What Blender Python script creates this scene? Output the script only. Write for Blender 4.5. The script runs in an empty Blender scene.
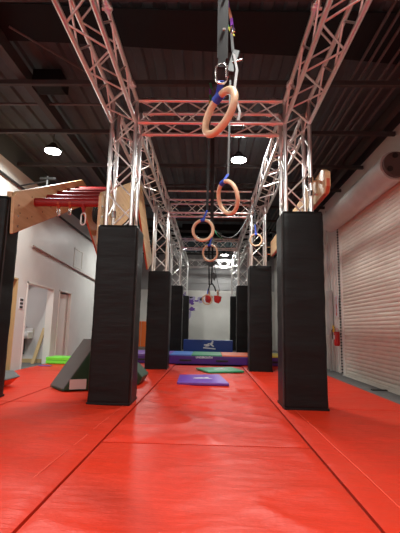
import bpy, math, random
from mathutils import Vector, Matrix, noise
random.seed(4)
scene = bpy.context.scene
COL = scene.collection
PI = math.pi

# ------------------------------------------------------------ camera
def cam_axes(ya, pi, ro):
    cy, sy, cp, sp, cr, sr = math.cos(ya), math.sin(ya), math.cos(pi), math.sin(pi), math.cos(ro), math.sin(ro)
    fw = Vector((-sy*cp, cy*cp, sp)); r = Vector((cy, sy, 0)); u = r.cross(fw)
    return r*cr+u*sr, u*cr-r*sr, fw
RR, UU, FW = cam_axes(.028, .1583, .0211)
cd = bpy.data.cameras.new('camera'); cam = bpy.data.objects.new('camera', cd); COL.objects.link(cam)
cd.sensor_fit = 'VERTICAL'; cd.sensor_height = 24; cd.lens = 387.4/533*24; cd.clip_start = .05
m = Matrix((RR, UU, -FW)).transposed().to_4x4(); m.translation = Vector((0, 0, 1.0)); cam.matrix_world = m
scene.camera = cam

# ------------------------------------------------------------ world, lamps, exposure
w = bpy.data.worlds.new('world'); scene.world = w; w.use_nodes = True
w.node_tree.nodes['Background'].inputs[0].default_value = (.5, .52, .56, 1)
w.node_tree.nodes['Background'].inputs[1].default_value = .03
vs = scene.view_settings
vs.view_transform = 'Standard'; vs.look = 'None'; vs.gamma = 1; vs.use_curve_mapping = False
vs.exposure = 0.3
LAMPS = [(-3.27, 7.38, 92), (.55, 7.72, 100), (.66, 18.4, 100), (-2.6, 14.5, 100),
         (.55, 1.9, 92), (-3.27, 1.4, 70), (.55, -3.0, 115), (-3.27, -3.4, 95)]
SPREAD = math.radians(165)
LAMP_Z = 4.52

# ------------------------------------------------------------ materials
def mat(name, col, rough=.6, metal=0, spec=.5, emit=None, bump=None, var=None, coat=0):
    """bump=(scale, strength, distance, (sx,sy,sz)); var=(scale, colour2, sharpness)"""
    M = bpy.data.materials.new(name); M.use_nodes = True
    nt = M.node_tree; b = nt.nodes['Principled BSDF']
    b.inputs['Base Color'].default_value = (*col, 1); b.inputs['Roughness'].default_value = rough
    b.inputs['Metallic'].default_value = metal; b.inputs['Specular IOR Level'].default_value = spec
    if coat: b.inputs['Coat Weight'].default_value = coat; b.inputs['Coat Roughness'].default_value = .2
    if emit:
        b.inputs['Emission Color'].default_value = (*emit[0], 1); b.inputs['Emission Strength'].default_value = emit[1]
    tc = nt.nodes.new('ShaderNodeTexCoord')
    if bump:
        mp = nt.nodes.new('ShaderNodeMapping'); mp.inputs['Scale'].default_value = bump[3] if len(bump) > 3 else (1, 1, 1)
        nt.links.new(tc.outputs['Object'], mp.inputs[0])
        n = nt.nodes.new('ShaderNodeTexNoise'); n.inputs['Scale'].default_value = bump[0]; n.inputs['Detail'].default_value = 4
        nt.links.new(mp.outputs[0], n.inputs['Vector'])
        bp = nt.nodes.new('ShaderNodeBump'); bp.inputs['Strength'].default_value = bump[1]; bp.inputs['Distance'].default_value = bump[2]
        nt.links.new(n.outputs['Fac'], bp.inputs['Height']); nt.links.new(bp.outputs[0], b.inputs['Normal'])
    if var:
        n = nt.nodes.new('ShaderNodeTexNoise'); n.inputs['Scale'].default_value = var[0]; n.inputs['Detail'].default_value = 6
        mp = nt.nodes.new('ShaderNodeMapping'); mp.inputs['Scale'].default_value = var[3] if len(var) > 3 else (1, 1, 1)
        nt.links.new(tc.outputs['Object'], mp.inputs[0]); nt.links.new(mp.outputs[0], n.inputs['Vector'])
        cr = nt.nodes.new('ShaderNodeValToRGB'); k = var[2]
        cr.color_ramp.elements[0].position = .5-k; cr.color_ramp.elements[1].position = .5+k
        cr.color_ramp.elements[0].color = (*col, 1); cr.color_ramp.elements[1].color = (*var[1], 1)
        nt.links.new(n.outputs['Fac'], cr.inputs[0]); nt.links.new(cr.outputs[0], b.inputs['Base Color'])
    return M

MT = dict(
    red=mat('red_vinyl', (.64, .026, .007), .42, spec=.25, bump=(5, .35, .03, (1, 2.6, 1)), var=(1.1, (.59, .032, .010), .2)),
    red_edge=mat('red_vinyl_seam', (.80, .09, .05), .4),
    floor=mat('grey_floor', (.10, .10, .10), .7, bump=(40, .2, .005), var=(6, (.14, .14, .135), .2)),
    wall=mat('white_wall', (.62, .61, .59), .42, bump=(14, .06, .01), var=(1.5, (.56, .55, .53), .25)),
    wall_r=mat('cream_metal_wall', (.74, .71, .66), .5, var=(2, (.67, .64, .59), .25)),
    wall_b=mat('back_wall_paint', (.80, .78, .73), .6, var=(2, (.75, .73, .69), .2)),
    wall_u=mat('grey_insulation', (.42, .41, .41), .6, var=(2, (.36, .35, .35), .2)),
    dark=mat('dark_ceiling', (.085, .112, .122), .8, spec=.1, bump=(3, .5, .05), var=(1.5, (.064, .086, .093), .2)),
    joist=mat('brown_joist', (.05, .05, .05), .6, spec=.2),
    black=mat('black_sheet', (.016, .024, .026), .8, spec=.08, bump=(4, .4, .03)),
    duct=mat('black_duct', (.008, .009, .010), .6, spec=.1),
    alu=mat('aluminium', (.92, .90, .89), .29, .97, var=(8, (.86, .84, .82), .2)),
    chrome=mat('chrome', (.85, .84, .82), .15, 1),
    pad=mat('black_vinyl', (.006, .0055, .0057), .42, spec=.22, bump=(7, .35, .012, (.5, .5, 2.5))),
    pad_edge=mat('grey_webbing', (.045, .04, .04), .7),
    ply=mat('plywood', (.62, .42, .23), .45, bump=(20, .15, .004), var=(5, (.50, .31, .15), .2, (1, .25, 3))),
    ply_edge=mat('orange_painted_edge', (.46, .07, .025), .5),
    hole=mat('dark_bolt_hole', (.10, .045, .02), .6),
    redbar=mat('red_painted_steel', (.30, .009, .010), .45),
    ring=mat('ring_wood', (.72, .52, .34), .42, var=(6, (.62, .42, .26), .2, (1, 1, 4))),
    blue=mat('blue_webbing', (.02, .07, .50), .6),
    strap=mat('black_webbing', (.011, .012, .013), .7),
    strap_g=mat('grey_webbing_strap', (.07, .072, .072), .5),
    mark=mat('silver_print', (.35, .35, .35), .5),
    yg=mat('lime_yellow_webbing', (.60, .62, .10), .6), green=mat('green_webbing', (.03, .30, .14), .6),
    pur=mat('purple_webbing', (.25, .06, .45), .6), org=mat('orange_webbing', (.75, .35, .22), .6),
    slat=mat('door_slat', (.74, .70, .62), .5, spec=.3, var=(3, (.66, .62, .55), .2, (1, 1, 3))),
    drum=mat('door_drum_sheet', (.60, .59, .57), .4, .2, var=(3, (.52, .50, .48), .2)),
    plate=mat('dark_cast_plate', (.12, .09, .085), .5, .3),
    trimw=mat('white_trim', (.72, .70, .66), .4), tan=mat('tan_timber', (.50, .36, .18), .6),
    doorp=mat('white_door', (.70, .69, .64), .45), room=mat('grey_room_wall', (.60, .59, .58), .6),
    lime=mat('lime_vinyl', (.20, .85, .06), .4), dgreen=mat('dark_green_vinyl', (.004, .036, .012), .45),
    grey=mat('grey_vinyl', (.10, .10, .10), .55, bump=(8, .2, .01)), orange=mat('orange_vinyl', (.90, .16, .015), .45),
    label=mat('label_paper', (.62, .50, .46), .6), purple=mat('purple_vinyl', (.065, .014, .18), .4),
    purple_l=mat('light_purple_vinyl', (.17, .06, .42), .38), mgreen=mat('mid_green_vinyl', (.03, .30, .13), .38),
    blue_v=mat('royal_blue_vinyl', (.008, .045, .24), .4), blue_l=mat('light_blue_vinyl', (.06, .19, .62), .4),
    coral=mat('coral_vinyl', (.90, .17, .06), .4), yellow=mat('yellow_vinyl', (.80, .62, .05), .4),
    white=mat('white_print', (.75, .75, .78), .5), redp=mat('red_print', (.55, .03, .03), .5),
    ext=mat('extinguisher_red', (.55, .015, .015), .3), yel=mat('yellow_tag', (.85, .65, .05), .5),
    blk=mat('black_plastic', (.012, .012, .012), .45), porcelain=mat('porcelain', (.8, .8, .79), .2),
    conduit=mat('grey_conduit', (.10, .10, .10), .5, .3), rail=mat('tan_rail', (.33, .23, .20), .5),
    dpurple=mat('mural_purple', (.16, .07, .36), .6), lav=mat('mural_lavender', (.45, .40, .60), .6),
    lens=mat('lamp_lens', (1, 1, 1), .4, emit=((1, .985, .96), 30)), cable=mat('black_cable', (.015, .015, .015), .5),
)

# ------------------------------------------------------------ helpers
class MB:
    def __init__(s): s.v = []; s.f = []
    def add(s, vs, fs):
        n = len(s.v); s.v += [Vector(p) for p in vs]; s.f += [tuple(i+n for i in f) for f in fs]; return s
    def box(s, a, b, rot=None, piv=None):
        x0, y0, z0 = a; x1, y1, z1 = b
        P = [Vector(p) for p in ((x0,y0,z0),(x1,y0,z0),(x1,y1,z0),(x0,y1,z0),(x0,y0,z1),(x1,y0,z1),(x1,y1,z1),(x0,y1,z1))]
        if rot is not None:
            pv = Vector(piv) if piv is not None else Vector(((x0+x1)/2, (y0+y1)/2, (z0+z1)/2))
            P = [rot @ (p-pv) + pv for p in P]
        return s.add(P, [(0,3,2,1),(4,5,6,7),(0,1,5,4),(1,2,6,5),(2,3,7,6),(3,0,4,7)])
    def tube(s, pts, r, n=8, closed=False, cap=True, flat=1.0, up=None):
        pts = [Vector(p) for p in pts]; N = len(pts); rings = []
        prev = None
        for i, p in enumerate(pts):
            if closed: t = pts[(i+1) % N]-pts[i-1]
            else: t = pts[min(i+1, N-1)]-pts[max(i-1, 0)]
            t.normalize()
            if prev is None:
                ref = Vector(up) if up is not None else (Vector((0, 0, 1)) if abs(t.z) < .9 else Vector((1, 0, 0)))
                a = ref - t*ref.dot(t)
            else: a = prev - t*prev.dot(t)
            a.normalize(); prev = a; b = t.cross(a)
            rr = r[i] if isinstance(r, (list, tuple)) else r
            rings.append([p + a*math.cos(2*PI*k/n)*rr*flat + b*math.sin(2*PI*k/n)*rr for k in range(n)])
        vs = [q for rg in rings for q in rg]; fs = []
        M = N if closed else N-1
        for i in range(M):
            j = (i+1) % N
            for k in range(n): fs.append((i*n+k, i*n+(k+1) % n, j*n+(k+1) % n, j*n+k))
        if cap and not closed:      # caps on their own vertices keep the tube's smooth normals square to it
            c0 = len(vs); vs = vs + rings[0] + rings[-1]
            fs += [tuple(range(c0+n-1, c0-1, -1)), tuple(range(c0+n, c0+2*n))]
        return s.add(vs, fs)
    def strip(s, pts, wd, th, side):
        """flat strap: a rectangle of width wd along side and thickness th swept along pts"""
        pts = [Vector(p) for p in pts]; side = Vector(side).normalized(); N = len(pts); vs = []; fs = []
        for i, p in enumerate(pts):
            t = (pts[min(i+1, N-1)]-pts[max(i-1, 0)]).normalized(); nn = t.cross(side).normalized()
            for a, b in ((-1,-1),(1,-1),(1,1),(-1,1)): vs.append(p+side*a*wd/2+nn*b*th/2)
        for i in range(N-1):
            for k in range(4): fs.append((i*4+k, i*4+(k+1) % 4, i*4+4+(k+1) % 4, i*4+4+k))
        fs += [(3,2,1,0), tuple((N-1)*4+k for k in range(4))]
        return s.add(vs, fs)
    def prism(s, poly, axis, a, b):
        """poly in the two other axes (in xyz order), extruded along axis from a to b"""
        ix = 'xyz'.index(axis)
        def P(q, c):
            l = list(q); l.insert(ix, c); return l
        n = len(poly)
        vs = [P(q, a) for q in poly]+[P(q, b) for q in poly]
        fs = [tuple(range(n)), tuple(range(2*n-1, n-1, -1))]+[(i, n+i, n+(i+1) % n, (i+1) % n) for i in range(n)]
        return s.add(vs, fs)
    def build(s, name, m, parent=None, smooth=False, bevel=0, org=None, seg=2):
        me = bpy.data.meshes.new(name)
        o = Vector(org) if org is not None else Vector((0, 0, 0))
        me.from_pydata([p-o for p in s.v], [], s.f); me.validate()
        import bmesh
        bm = bmesh.new(); bm.from_mesh(me); bmesh.ops.recalc_face_normals(bm, faces=bm.faces); bm.to_mesh(me); bm.free()
        if smooth:
            for p in me.polygons: p.use_smooth = True
        me.materials.append(MT[m])
        ob = bpy.data.objects.new(name, me); COL.objects.link(ob)
        if parent is not None: ob.parent = parent
        ob.location = o
        if bevel:
            md = ob.modifiers.new('bevel', 'BEVEL'); md.width = bevel; md.segments = seg; md.limit_method = 'ANGLE'
            if smooth is False and seg > 1:
                for p in me.polygons: p.use_smooth = False
        return ob

def tag(o, label=None, cat=None, group=None, kind=None):
    if label: o['label'] = label
    if cat: o['category'] = cat
    if group: o['group'] = group
    if kind: o['kind'] = kind
    return o
def empty(name, label, cat, loc=(0, 0, 0), group=None):
    o = bpy.data.objects.new(name, None); COL.objects.link(o); o.location = loc; o.empty_display_size = .1
    return tag(o, label, cat, group)
def child(mb, name, m, root, **k):
    """build a mesh given in world coordinates as a child of an unrotated Empty (or part)"""
    base = Vector((0, 0, 0)); r = root
    while r is not None: base += r.location; r = r.parent
    mb.v = [p-base for p in mb.v]
    return mb.build(name, m, root, **k)
def child_dup(src, root, off):
    c = src.copy(); COL.objects.link(c); c.parent = root; c.location = src.location+Vector(off); return c
def copy_tree(o, loc, label, group=None):
    r = o.copy(); COL.objects.link(r); r.location = loc; r['label'] = label
    if group: r['group'] = group
    for ch in list(o.children):
        c = ch.copy(); COL.objects.link(c); c.parent = r
        for g in list(ch.children):
            d = g.copy(); COL.objects.link(d); d.parent = c
    return r
def st(mb, name, m, **k):
    o = mb.build(name, m, **k); o['kind'] = 'structure'; return o
def text_mesh(txt, size, name, m, parent, matrix, depth=.002):
    cu = bpy.data.curves.new('t', 'FONT'); cu.body = txt; cu.size = size; cu.offset = size*.03; cu.extrude = depth; cu.align_x = 'CENTER'; cu.align_y = 'CENTER'
    t = bpy.data.objects.new('t', cu); COL.objects.link(t)
    dg = bpy.context.evaluated_depsgraph_get(); me = bpy.data.meshes.new_from_object(t.evaluated_get(dg))
    bpy.data.objects.remove(t); bpy.data.curves.remove(cu)
    me.materials.clear(); me.materials.append(MT[m])
    base = Vector((0, 0, 0)); r = parent
    while r is not None: base += r.location; r = r.parent
    me.transform(Matrix.Translation(-base) @ matrix)
    o = bpy.data.objects.new(name, me); COL.objects.link(o); o.parent = parent
    return o

# ------------------------------------------------------------ the shell
XL, XR, YB, YF, ZC = -4.42, 3.36, 20.4, -6.0, 5.0
FZ = -.045
st(MB().box((-7.2, YF, FZ-.1), (XR+.1, YB+.1, FZ)), 'floor', 'floor')
dk = MB()
# corrugated roof deck: ribs run away from the camera
xs = []; x = -7.2
while x < XR+.1:
    xs += [(x, ZC), (x+.12, ZC), (x+.15, ZC+.045), (x+.27, ZC+.045)]; x += .30
n = len(xs)
dk.add([(a, YF, b) for a, b in xs]+[(a, YB, b) for a, b in xs]+[(xs[0][0], YF, ZC+.2), (xs[-1][0], YF, ZC+.2), (xs[-1][0], YB, ZC+.2), (xs[0][0], YB, ZC+.2)],
       [(i, i+1, n+i+1, n+i) for i in range(n-1)]+[(2*n, 2*n+1, 2*n+2, 2*n+3)])
st(dk, 'ceiling', 'dark')
# left wall with three openings
ops = [(7.7, 8.72, 2.05), (9.2, 10.82, 2.03), (11.22, 12.2, 2.03)]
wl = MB(); y = YF; T = .16; WZ = 4.5
for a, b, h in ops:
    wl.box((XL-T, y, FZ), (XL, a, 2.05)); wl.box((XL-T, a, h), (XL, b, 2.05)) if h < 2.05 else None; y = b
wl.box((XL-T, y, FZ), (XL, YB, 2.05)); wl.box((XL-T, YF, 2.05), (XL, YB, WZ))
st(wl, 'wall_left', 'wall')
st(MB().box((XL-T, YF, WZ), (XL, YB, ZC+.1)), 'wall_left_upper', 'dark')
# right wall: ribbed panels beyond the roller door, plain over it
DY0, DY1, DZ = 5.6, 9.62, 3.62
wr = MB().box((XR, YF, FZ), (XR+.1, DY0, 4.72)).box((XR, DY0, DZ), (XR+.1, DY1, 4.72)).box((XR, DY1, FZ), (XR+.1, YB, 4.72))
y = DY1+.12
while y < 13.5:
    wr.prism([(XR-.03, y+.02), (XR, y), (XR, y+.12), (XR-.03, y+.10)], 'z', FZ, 3.5); y += .24
st(wr, 'wall_right', 'wall_r')
st(MB().box((XR, YF, 4.72), (XR+.1, YB, ZC+.1)), 'wall_right_upper', 'dark')
st(MB().box((-7.2, YB, FZ), (XR+.1, YB+.1, 2.98)), 'wall_back', 'wall_b')
wu = MB().box((-7.2, YB, 2.98), (XR+.1, YB+.1, ZC+.2))
for z in (3.0, 3.36, 3.7, 4.08, 4.45): wu.box((XL, YB-.03, z), (XR, YB, z+.045))
st(wu, 'wall_back_upper', 'wall_u')
st(MB().box((-7.2, YF-.1, FZ), (XR+.1, YF, ZC+.2)), 'wall_front', 'wall')
# room behind the doors
rm = MB().box((-6.6, 7.0, FZ), (-6.5, 13.6, 2.7)).box((-6.5, 6.9, FZ), (XL-T, 7.0, 2.7)).box((-6.5, 13.6, FZ), (XL-T, 13.7, 2.7))
rm.box((-6.5, 11.02, FZ), (XL-T, 11.12, 2.7)).box((-6.6, 6.9, 2.7), (XL-T, 13.7, 2.75))
st(rm, 'wall_washroom', 'room')
# slanting soffit in the first room
st(MB().prism([(-6.5, 2.7), (-4.6, 2.7), (-6.5, 1.2)], 'y', 10.6, 11.01), 'trim_soffit', 'room')
st(MB().box((-6.49, 7.02, FZ), (-6.47, 11.01, .06)).box((-6.47, 10.99, FZ), (-4.6, 11.02, .06)), 'baseboard_washroom', 'tan')
# ceiling joists across the room
for i, y in enumerate([-3.8, -2.3, -.8, .7, 2.2, 3.72, 5.24, 6.7, 8.2, 9.65, 11.1, 12.6, 14.1, 15.6, 17.1, 18.6]):
    jb = MB().box((XL, y-.03, 4.55), (XR-.03, y+.03, 4.62))
    st(jb, 'trim_%d' % (i+1), 'joist')
# lengthwise girder up on the left
gd = MB().box((-2.92, YF, 4.62), (-2.80, YB, 4.82))
st(gd, 'trim_17', 'joist')
gd = MB().box((2.98, YF, 4.62), (3.08, YB, 4.80))
st(gd, 'trim_18', 'joist')

# black sheet hung under the roof between two joists
b = MB(); N = 24; vs = []; fs = []
for i in range(N+1):
    t = i/N; x = -4.2+t*7.3; sag = .02*math.sin(t*9)
    vs += [(x, 4.1+.25*t, 4.9+sag), (x, 4.62+.55*t*t, 4.78+sag), (x, 4.62+.55*t*t, 4.80+sag), (x, 4.1+.25*t, 4.92+sag)]
for i in range(N):
    for k in range(4): fs.append((i*4+k, i*4+(k+1) % 4, i*4+4+(k+1) % 4, i*4+4+k))
fs += [(3, 2, 1, 0), (N*4, N*4+1, N*4+2, N*4+3)]
b.add(vs, fs); tag(b.build('insulation_sheet', 'black'), 'wide black sheet running across under the roof above the front trusses', 'sheet')

# ------------------------------------------------------------ door trims and doors on the left
def frame(n, a, b_, h, m='trimw'):
    f = MB(); w_ = .09
    f.box((XL-T-.01, a, FZ), (XL+.02, a+.035, h)); f.box((XL-T-.01, b_-.035, FZ), (XL+.02, b_, h)); f.box((XL-T-.01, a, h-.035), (XL+.02, b_, h))
    return st(f, 'trim_door_%d' % n, m)
frame(1, *ops[0], m='tan'); frame(2, *ops[1]); frame(3, *ops[2])
def panel_door(n, hinge, ang, wd, h, m):
    root = bpy.data.objects.new('door_%d' % n, None); COL.objects.link(root); root.location = hinge; root.rotation_euler.z = ang; root['kind'] = 'structure'
    leaf = MB().box((-.02, 0, 0), (.02, wd, h)).build('door_leaf', m, root)
    for z0, z1 in ((.15, .75), (.85, 1.30), (1.40, h-.12)):
        for y0, y1 in ((.10, wd/2-.05), (wd/2+.05, wd-.10)):
            fr = MB()
            for a, c in (((.02, y0, z0), (.03, y1, z0+.03)), ((.02, y0, z1-.03), (.03, y1, z1)), ((.02, y0, z0), (.03, y0+.03, z1)), ((.02, y1-.03, z0), (.03, y1, z1))): fr.box(a, c)
            fr.build('panel_moulding', m, root)
    MB().tube([(.02, wd-.07, .95), (.07, wd-.07, .95)], .02, 8).build('door_knob', 'chrome', root, smooth=True)
panel_door(1, (XL-.10, ops[0][0]+.04, FZ+.01), 0, .92, 2.02, 'tan')
panel_door(2, (XL-.09, ops[2][1]-.05, FZ+.01), PI-.12, .88, 1.99, 'doorp')

# roller door on the right
rd = bpy.data.objects.new('door_3', None); COL.objects.link(rd); rd['kind'] = 'structure'; rd.location = (3.27, DY0, FZ)
N = 46; ph = (DZ-FZ)/N; prof = []
for i in range(N):
    z = FZ+.06+i*ph
    prof += [(3.254, z), (3.243, z+ph*.25), (3.239, z+ph*.5), (3.243, z+ph*.75), (3.254, z+ph*.93), (3.264, z+ph*.97)]
prof.append((3.254, FZ+.06+N*ph)); n = len(prof)
c_ = MB().add([(a, DY0, b_) for a, b_ in prof]+[(a, DY1-.05, b_) for a, b_ in prof]+[(a+.03, DY0, b_) for a, b_ in prof]+[(a+.03, DY1-.05, b_) for a, b_ in prof],
    [(i, i+1, n+i+1, n+i) for i in range(n-1)]+[(2*n+i, 2*n+i+1, 3*n+i+1, 3*n+i) for i in range(n-1)])
child(c_, 'slat_curtain', 'slat', rd)
child(MB().box((3.22, DY0, FZ), (3.29, DY1-.05, FZ+.07)), 'bottom_bar', 'slat', rd)
child(MB().box((3.20, DY1-.06, FZ), (3.35, DY1+.03, DZ+.02)), 'guide_rail', 'trimw', rd)
child(MB().box((3.20, DY0-.09, FZ), (3.35, DY0, DZ+.02)), 'guide_rail', 'trimw', rd)
cx, cz, rr = 3.06, 3.76, .255
poly = [(cx+rr*math.cos(a), cz+rr*math.sin(a)) for a in [2*PI*k/36 for k in range(36)]]
dr = MB().tube([(cx, 6.22, cz), (cx, DY1+.1, cz)], rr, 36); child(dr, 'drum_cover', 'drum', rd, smooth=False)
ep = MB().tube([(cx, 6.15, cz), (cx, 6.22, cz)], rr*.85, 32); ep = child(ep, 'end_plate', 'plate', rd)
for a in (100, 215, 330):
    q = Vector((cx+.15*math.cos(math.radians(a)), 6.135, cz+.15*math.sin(math.radians(a))))
    child(MB().tube([q, q+Vector((0, .03, 0))], .048, 14), 'cut_out', 'blk', ep)
for k in range(3):
    child(MB().box((cx+.05, 7.1+k*.9, cz+.24), (XR, 7.16+k*.9, cz+.30)), 'bracket', 'conduit', rd)
b = MB(); z = 3.55
while z > .02: b.box((3.155, DY1-.06, z-.035), (3.185, DY1-.03, z)); z -= .07
b.tube([(3.17, DY1-.045, FZ+.05), (3.17, DY1-.045, 3.75)], .006, 6)
tag(b.build('hoist_chain', 'cable'), 'thin black hand chain hanging down the edge of the roller door', 'chain')

# ------------------------------------------------------------ red floor mats
def floor_mat(x0, x1, y0, y1, label, wav, axis=0):
    g = .011; x0 += g; x1 -= g; y0 += g; y1 -= g
    nx = max(8, int((x1-x0)/.035)); ny = max(10, int((y1-y0)/.04)) if y0 < 8 else 20
    if y1 < 2: ny = 20
    vs = []; fs = []
    for j in range(ny+1):
        for i in range(nx+1):
            u, v = i/nx, j/ny; X = x0+(x1-x0)*u; Y = y0+(y1-y0)*v
            e = min(X-x0, x1-X, Y-y0, y1-Y)
            q = Vector((X*.9+Y*.5, Y*2.6-X*.9, wav*37))
            h = noise.noise(q)*.6 + noise.noise(q*2.3)*.35 + noise.noise(q*4.7)*.12
            rid = 1-abs(noise.noise(Vector((X*1.3-Y*.35, Y*1.9+X*.5, wav*91+3))))*3.2
            rid = max(rid, 0)**2
            f_ = min(1, max(0, e/.10)); z = f_*(.012*h+.010*rid)*wav
            if e < .001: z = -.004
            vs.append((X, Y, z))
    for j in range(ny):
        for i in range(nx): fs.append((j*(nx+1)+i, j*(nx+1)+i+1, (j+1)*(nx+1)+i+1, (j+1)*(nx+1)+i))
    n0 = len(vs); per = [i for i in range(nx+1)]+[(j)*(nx+1)+nx for j in range(1, ny+1)]+[ny*(nx+1)+i for i in range(nx-1, -1, -1)]+[j*(nx+1) for j in range(ny-1, 0, -1)]
    for p in per: vs.append((vs[p][0], vs[p][1], FZ))
    L = len(per); n1 = len(vs)
    for p in per: vs.append(vs[p])
    for k in range(L): fs.append((n1+k, n0+k, n0+(k+1) % L, n1+(k+1) % L))
    b = MB(); b.add(vs, fs); o = b.build('floor_mat', 'red', smooth=True, org=(x0, y0, FZ))
    return tag(o, label, 'mat', 'red vinyl mats covering the floor')
A = 'red vinyl floor mat '
floor_mat(-.94, .90, -.05, 3.58, A+'in the nearest foreground between the two pillar rows', 1.5)
floor_mat(-.94, .90, 3.58, 7.2, A+'with wrinkles, between the two front pillars', 2.3)
floor_mat(-.94, .90, 7.2, 10.85, A+'under the small purple and green mats', 1.3)
floor_mat(-.94, .90, -3.7, -.05, A+'behind the viewer in the middle aisle', .6)
floor_mat(-2.62, -.94, 1.62, 5.27, A+'at lower left with a pale seam, before the front left pillar', .9)
floor_mat(-2.62, -.94, 5.27, 8.9, A+'under the grey and green wedge', .8)
floor_mat(-2.62, -.94, 8.9, 12.5, A+'left of the second left pillar, reaching the purple crash mat', .6)
floor_mat(-4.30, -2.62, 5.27, 8.9, A+'along the left wall beside the open doors', .5)
floor_mat(-4.30, -2.62, 8.9, 12.5, A+'at the left wall under the lime folded mat', .5)
floor_mat(-4.30, -2.62, 1.62, 5.27, A+'at the far left edge, before the leftmost pad', .5)
floor_mat(.90, 2.72, 1.62, 5.30, A+'at lower right, before the front right pillar', .6)
floor_mat(.90, 2.72, 5.30, 8.9, A+'beside the grey strip along the roller door', .6)
floor_mat(.90, 2.72, 8.9, 12.5, A+'in front of the fire extinguisher, far right', .6)
for x0, x1, side in ((-4.30, -2.62, 'along the left wall'), (-2.62, -.94, 'left of the aisle'), (.90, 2.72, 'right of the aisle')):
    floor_mat(x0, x1, -2.03, 1.62, A+'beside and behind the viewer, '+side, .4)
    floor_mat(x0, x1, -5.7, -2.03, A+'farthest behind the viewer, '+side, .4)
# welted seams sewn into the side mats
def seam(x0, y0, x1, y1, parent_label):
    p = [q for q in COL.objects if q.get('label') == parent_label][0]
    b = MB().tube([(x0+(x1-x0)*t/20, y0+(y1-y0)*t/20, .0035+.002*math.sin(t)) for t in range(21)], .0045, 6, flat=.5, up=(0, 0, 1))
    child(b, 'sewn_seam', 'red_edge', p, smooth=True)
seam(-1.17, 1.7, -1.09, 5.2, A+'at lower left with a pale seam, before the front left pillar')
seam(1.12, 1.7, 1.10, 5.2, A+'at lower right, before the front right pillar')

# ------------------------------------------------------------ trusses
S = .35; R1, R2 = .029, .013
ROWS = [5.25, 9.70, 14.15, 18.6]
TZ0, TZ1 = 3.96, 4.31
LX, RX = (-1.48, -1.13), (1.04, 1.39)
def lattice(a, b_, n0=None):
    """zigzag between two parallel chords a=(p,q) and b_=(p,q)"""
    a0, a1, b0, b1 = map(Vector, (a[0], a[1], b_[0], b_[1])); L = (a1-a0).length; k = max(2, round(L/.36)); mb = MB()
    for i in range(k):
        s_, e_ = i/k, (i+1)/k
        p, q = (a0.lerp(a1, s_), b0.lerp(b1, e_)) if i % 2 == 0 else (b0.lerp(b1, s_), a0.lerp(a1, e_))
        mb.tube([p, q], R2, 6)
    return mb
def truss(name, p, q, u, v, label, cat, group, couplers=()):
    """box truss from p to q (centre of first chord), chords offset by u and v"""
    p, q, u, v = map(Vector, (p, q, u, v)); root = empty(name, label, cat, p, group)
    C = [(p, q), (p+u, q+u), (p+u+v, q+u+v), (p+v, q+v)]
    for a, b_ in C: child(MB().tube([a, b_], R1, 10), 'chord', 'alu', root, smooth=True)
    for i in range(4): child(lattice(C[i], C[(i+1) % 4]), 'lattice', 'alu', root, smooth=True)
    ax = (q-p).normalized()
    for t in couplers:
        for a, b_ in C:
            c = a+ax*t; child(MB().tube([c-ax*.05, c-ax*.05, c-ax*.015, c-ax*.015, c+ax*.015, c+ax*.015, c+ax*.05], [.026, .036, .036, .044, .044, .036, .036], 10), 'coupler', 'alu', root, smooth=False)
    return root
names = ['front', 'second', 'third', 'rearmost']
for i, y in enumerate(ROWS):
    for sd, (xa, xb) in (('left', LX), ('right', RX)):
        truss('truss_column', (xa, y, FZ), (xa, y, TZ1), (xb-xa, 0, 0), (0, S, 0), 'silver lattice truss column standing in the %s pad of the %s row' % (names[i], sd), 'truss', 'truss columns', (TZ0-.12-FZ,))
    truss('cross_truss', (LX[1]+.03, y, TZ0), (RX[0]-.03, y, TZ0), (0, 0, TZ1-TZ0), (0, S, 0), 'cross truss spanning the %s pair of columns' % names[i], 'truss', 'cross trusses over the aisle', (.12, RX[0]-LX[1]-.2))
SEG = [(-2.5, 5.22, 'passing overhead in the foreground'), (5.64, 9.66, 'between the front and second columns'), (10.1, 14.1, 'between the second and third columns'), (14.54, 18.56, 'between the third and rearmost columns')]
for sd, (xa, xb) in (('left', LX), ('right', RX)):
    for a, b_, w_ in SEG:
        cp = () if a < 0 else (.12, b_-a-.12)
        tr = truss('long_truss', (xa, a, TZ0), (xa, b_, TZ0), (xb-xa, 0, 0), (0, 0, TZ1-TZ0), '%s lengthwise truss %s' % (sd, w_), 'truss', 'lengthwise trusses', cp)
        if a < 0:
            xi = xb if sd == 'left' else xa
            for yc in (3.55, 4.86):
                child(MB().tube([(xi, yc-.06, TZ1), (xi, yc-.06, TZ1), (xi, yc-.02, TZ1), (xi, yc-.02, TZ1), (xi, yc+.02, TZ1), (xi, yc+.02, TZ1), (xi, yc+.06, TZ1)], [.03, .042, .042, .052, .052, .042, .042], 12).tube([(xi-.05, yc, TZ1-.03), (xi+.06, yc, TZ1-.03)], .018, 8), 'coupler', 'alu', tr)

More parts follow.
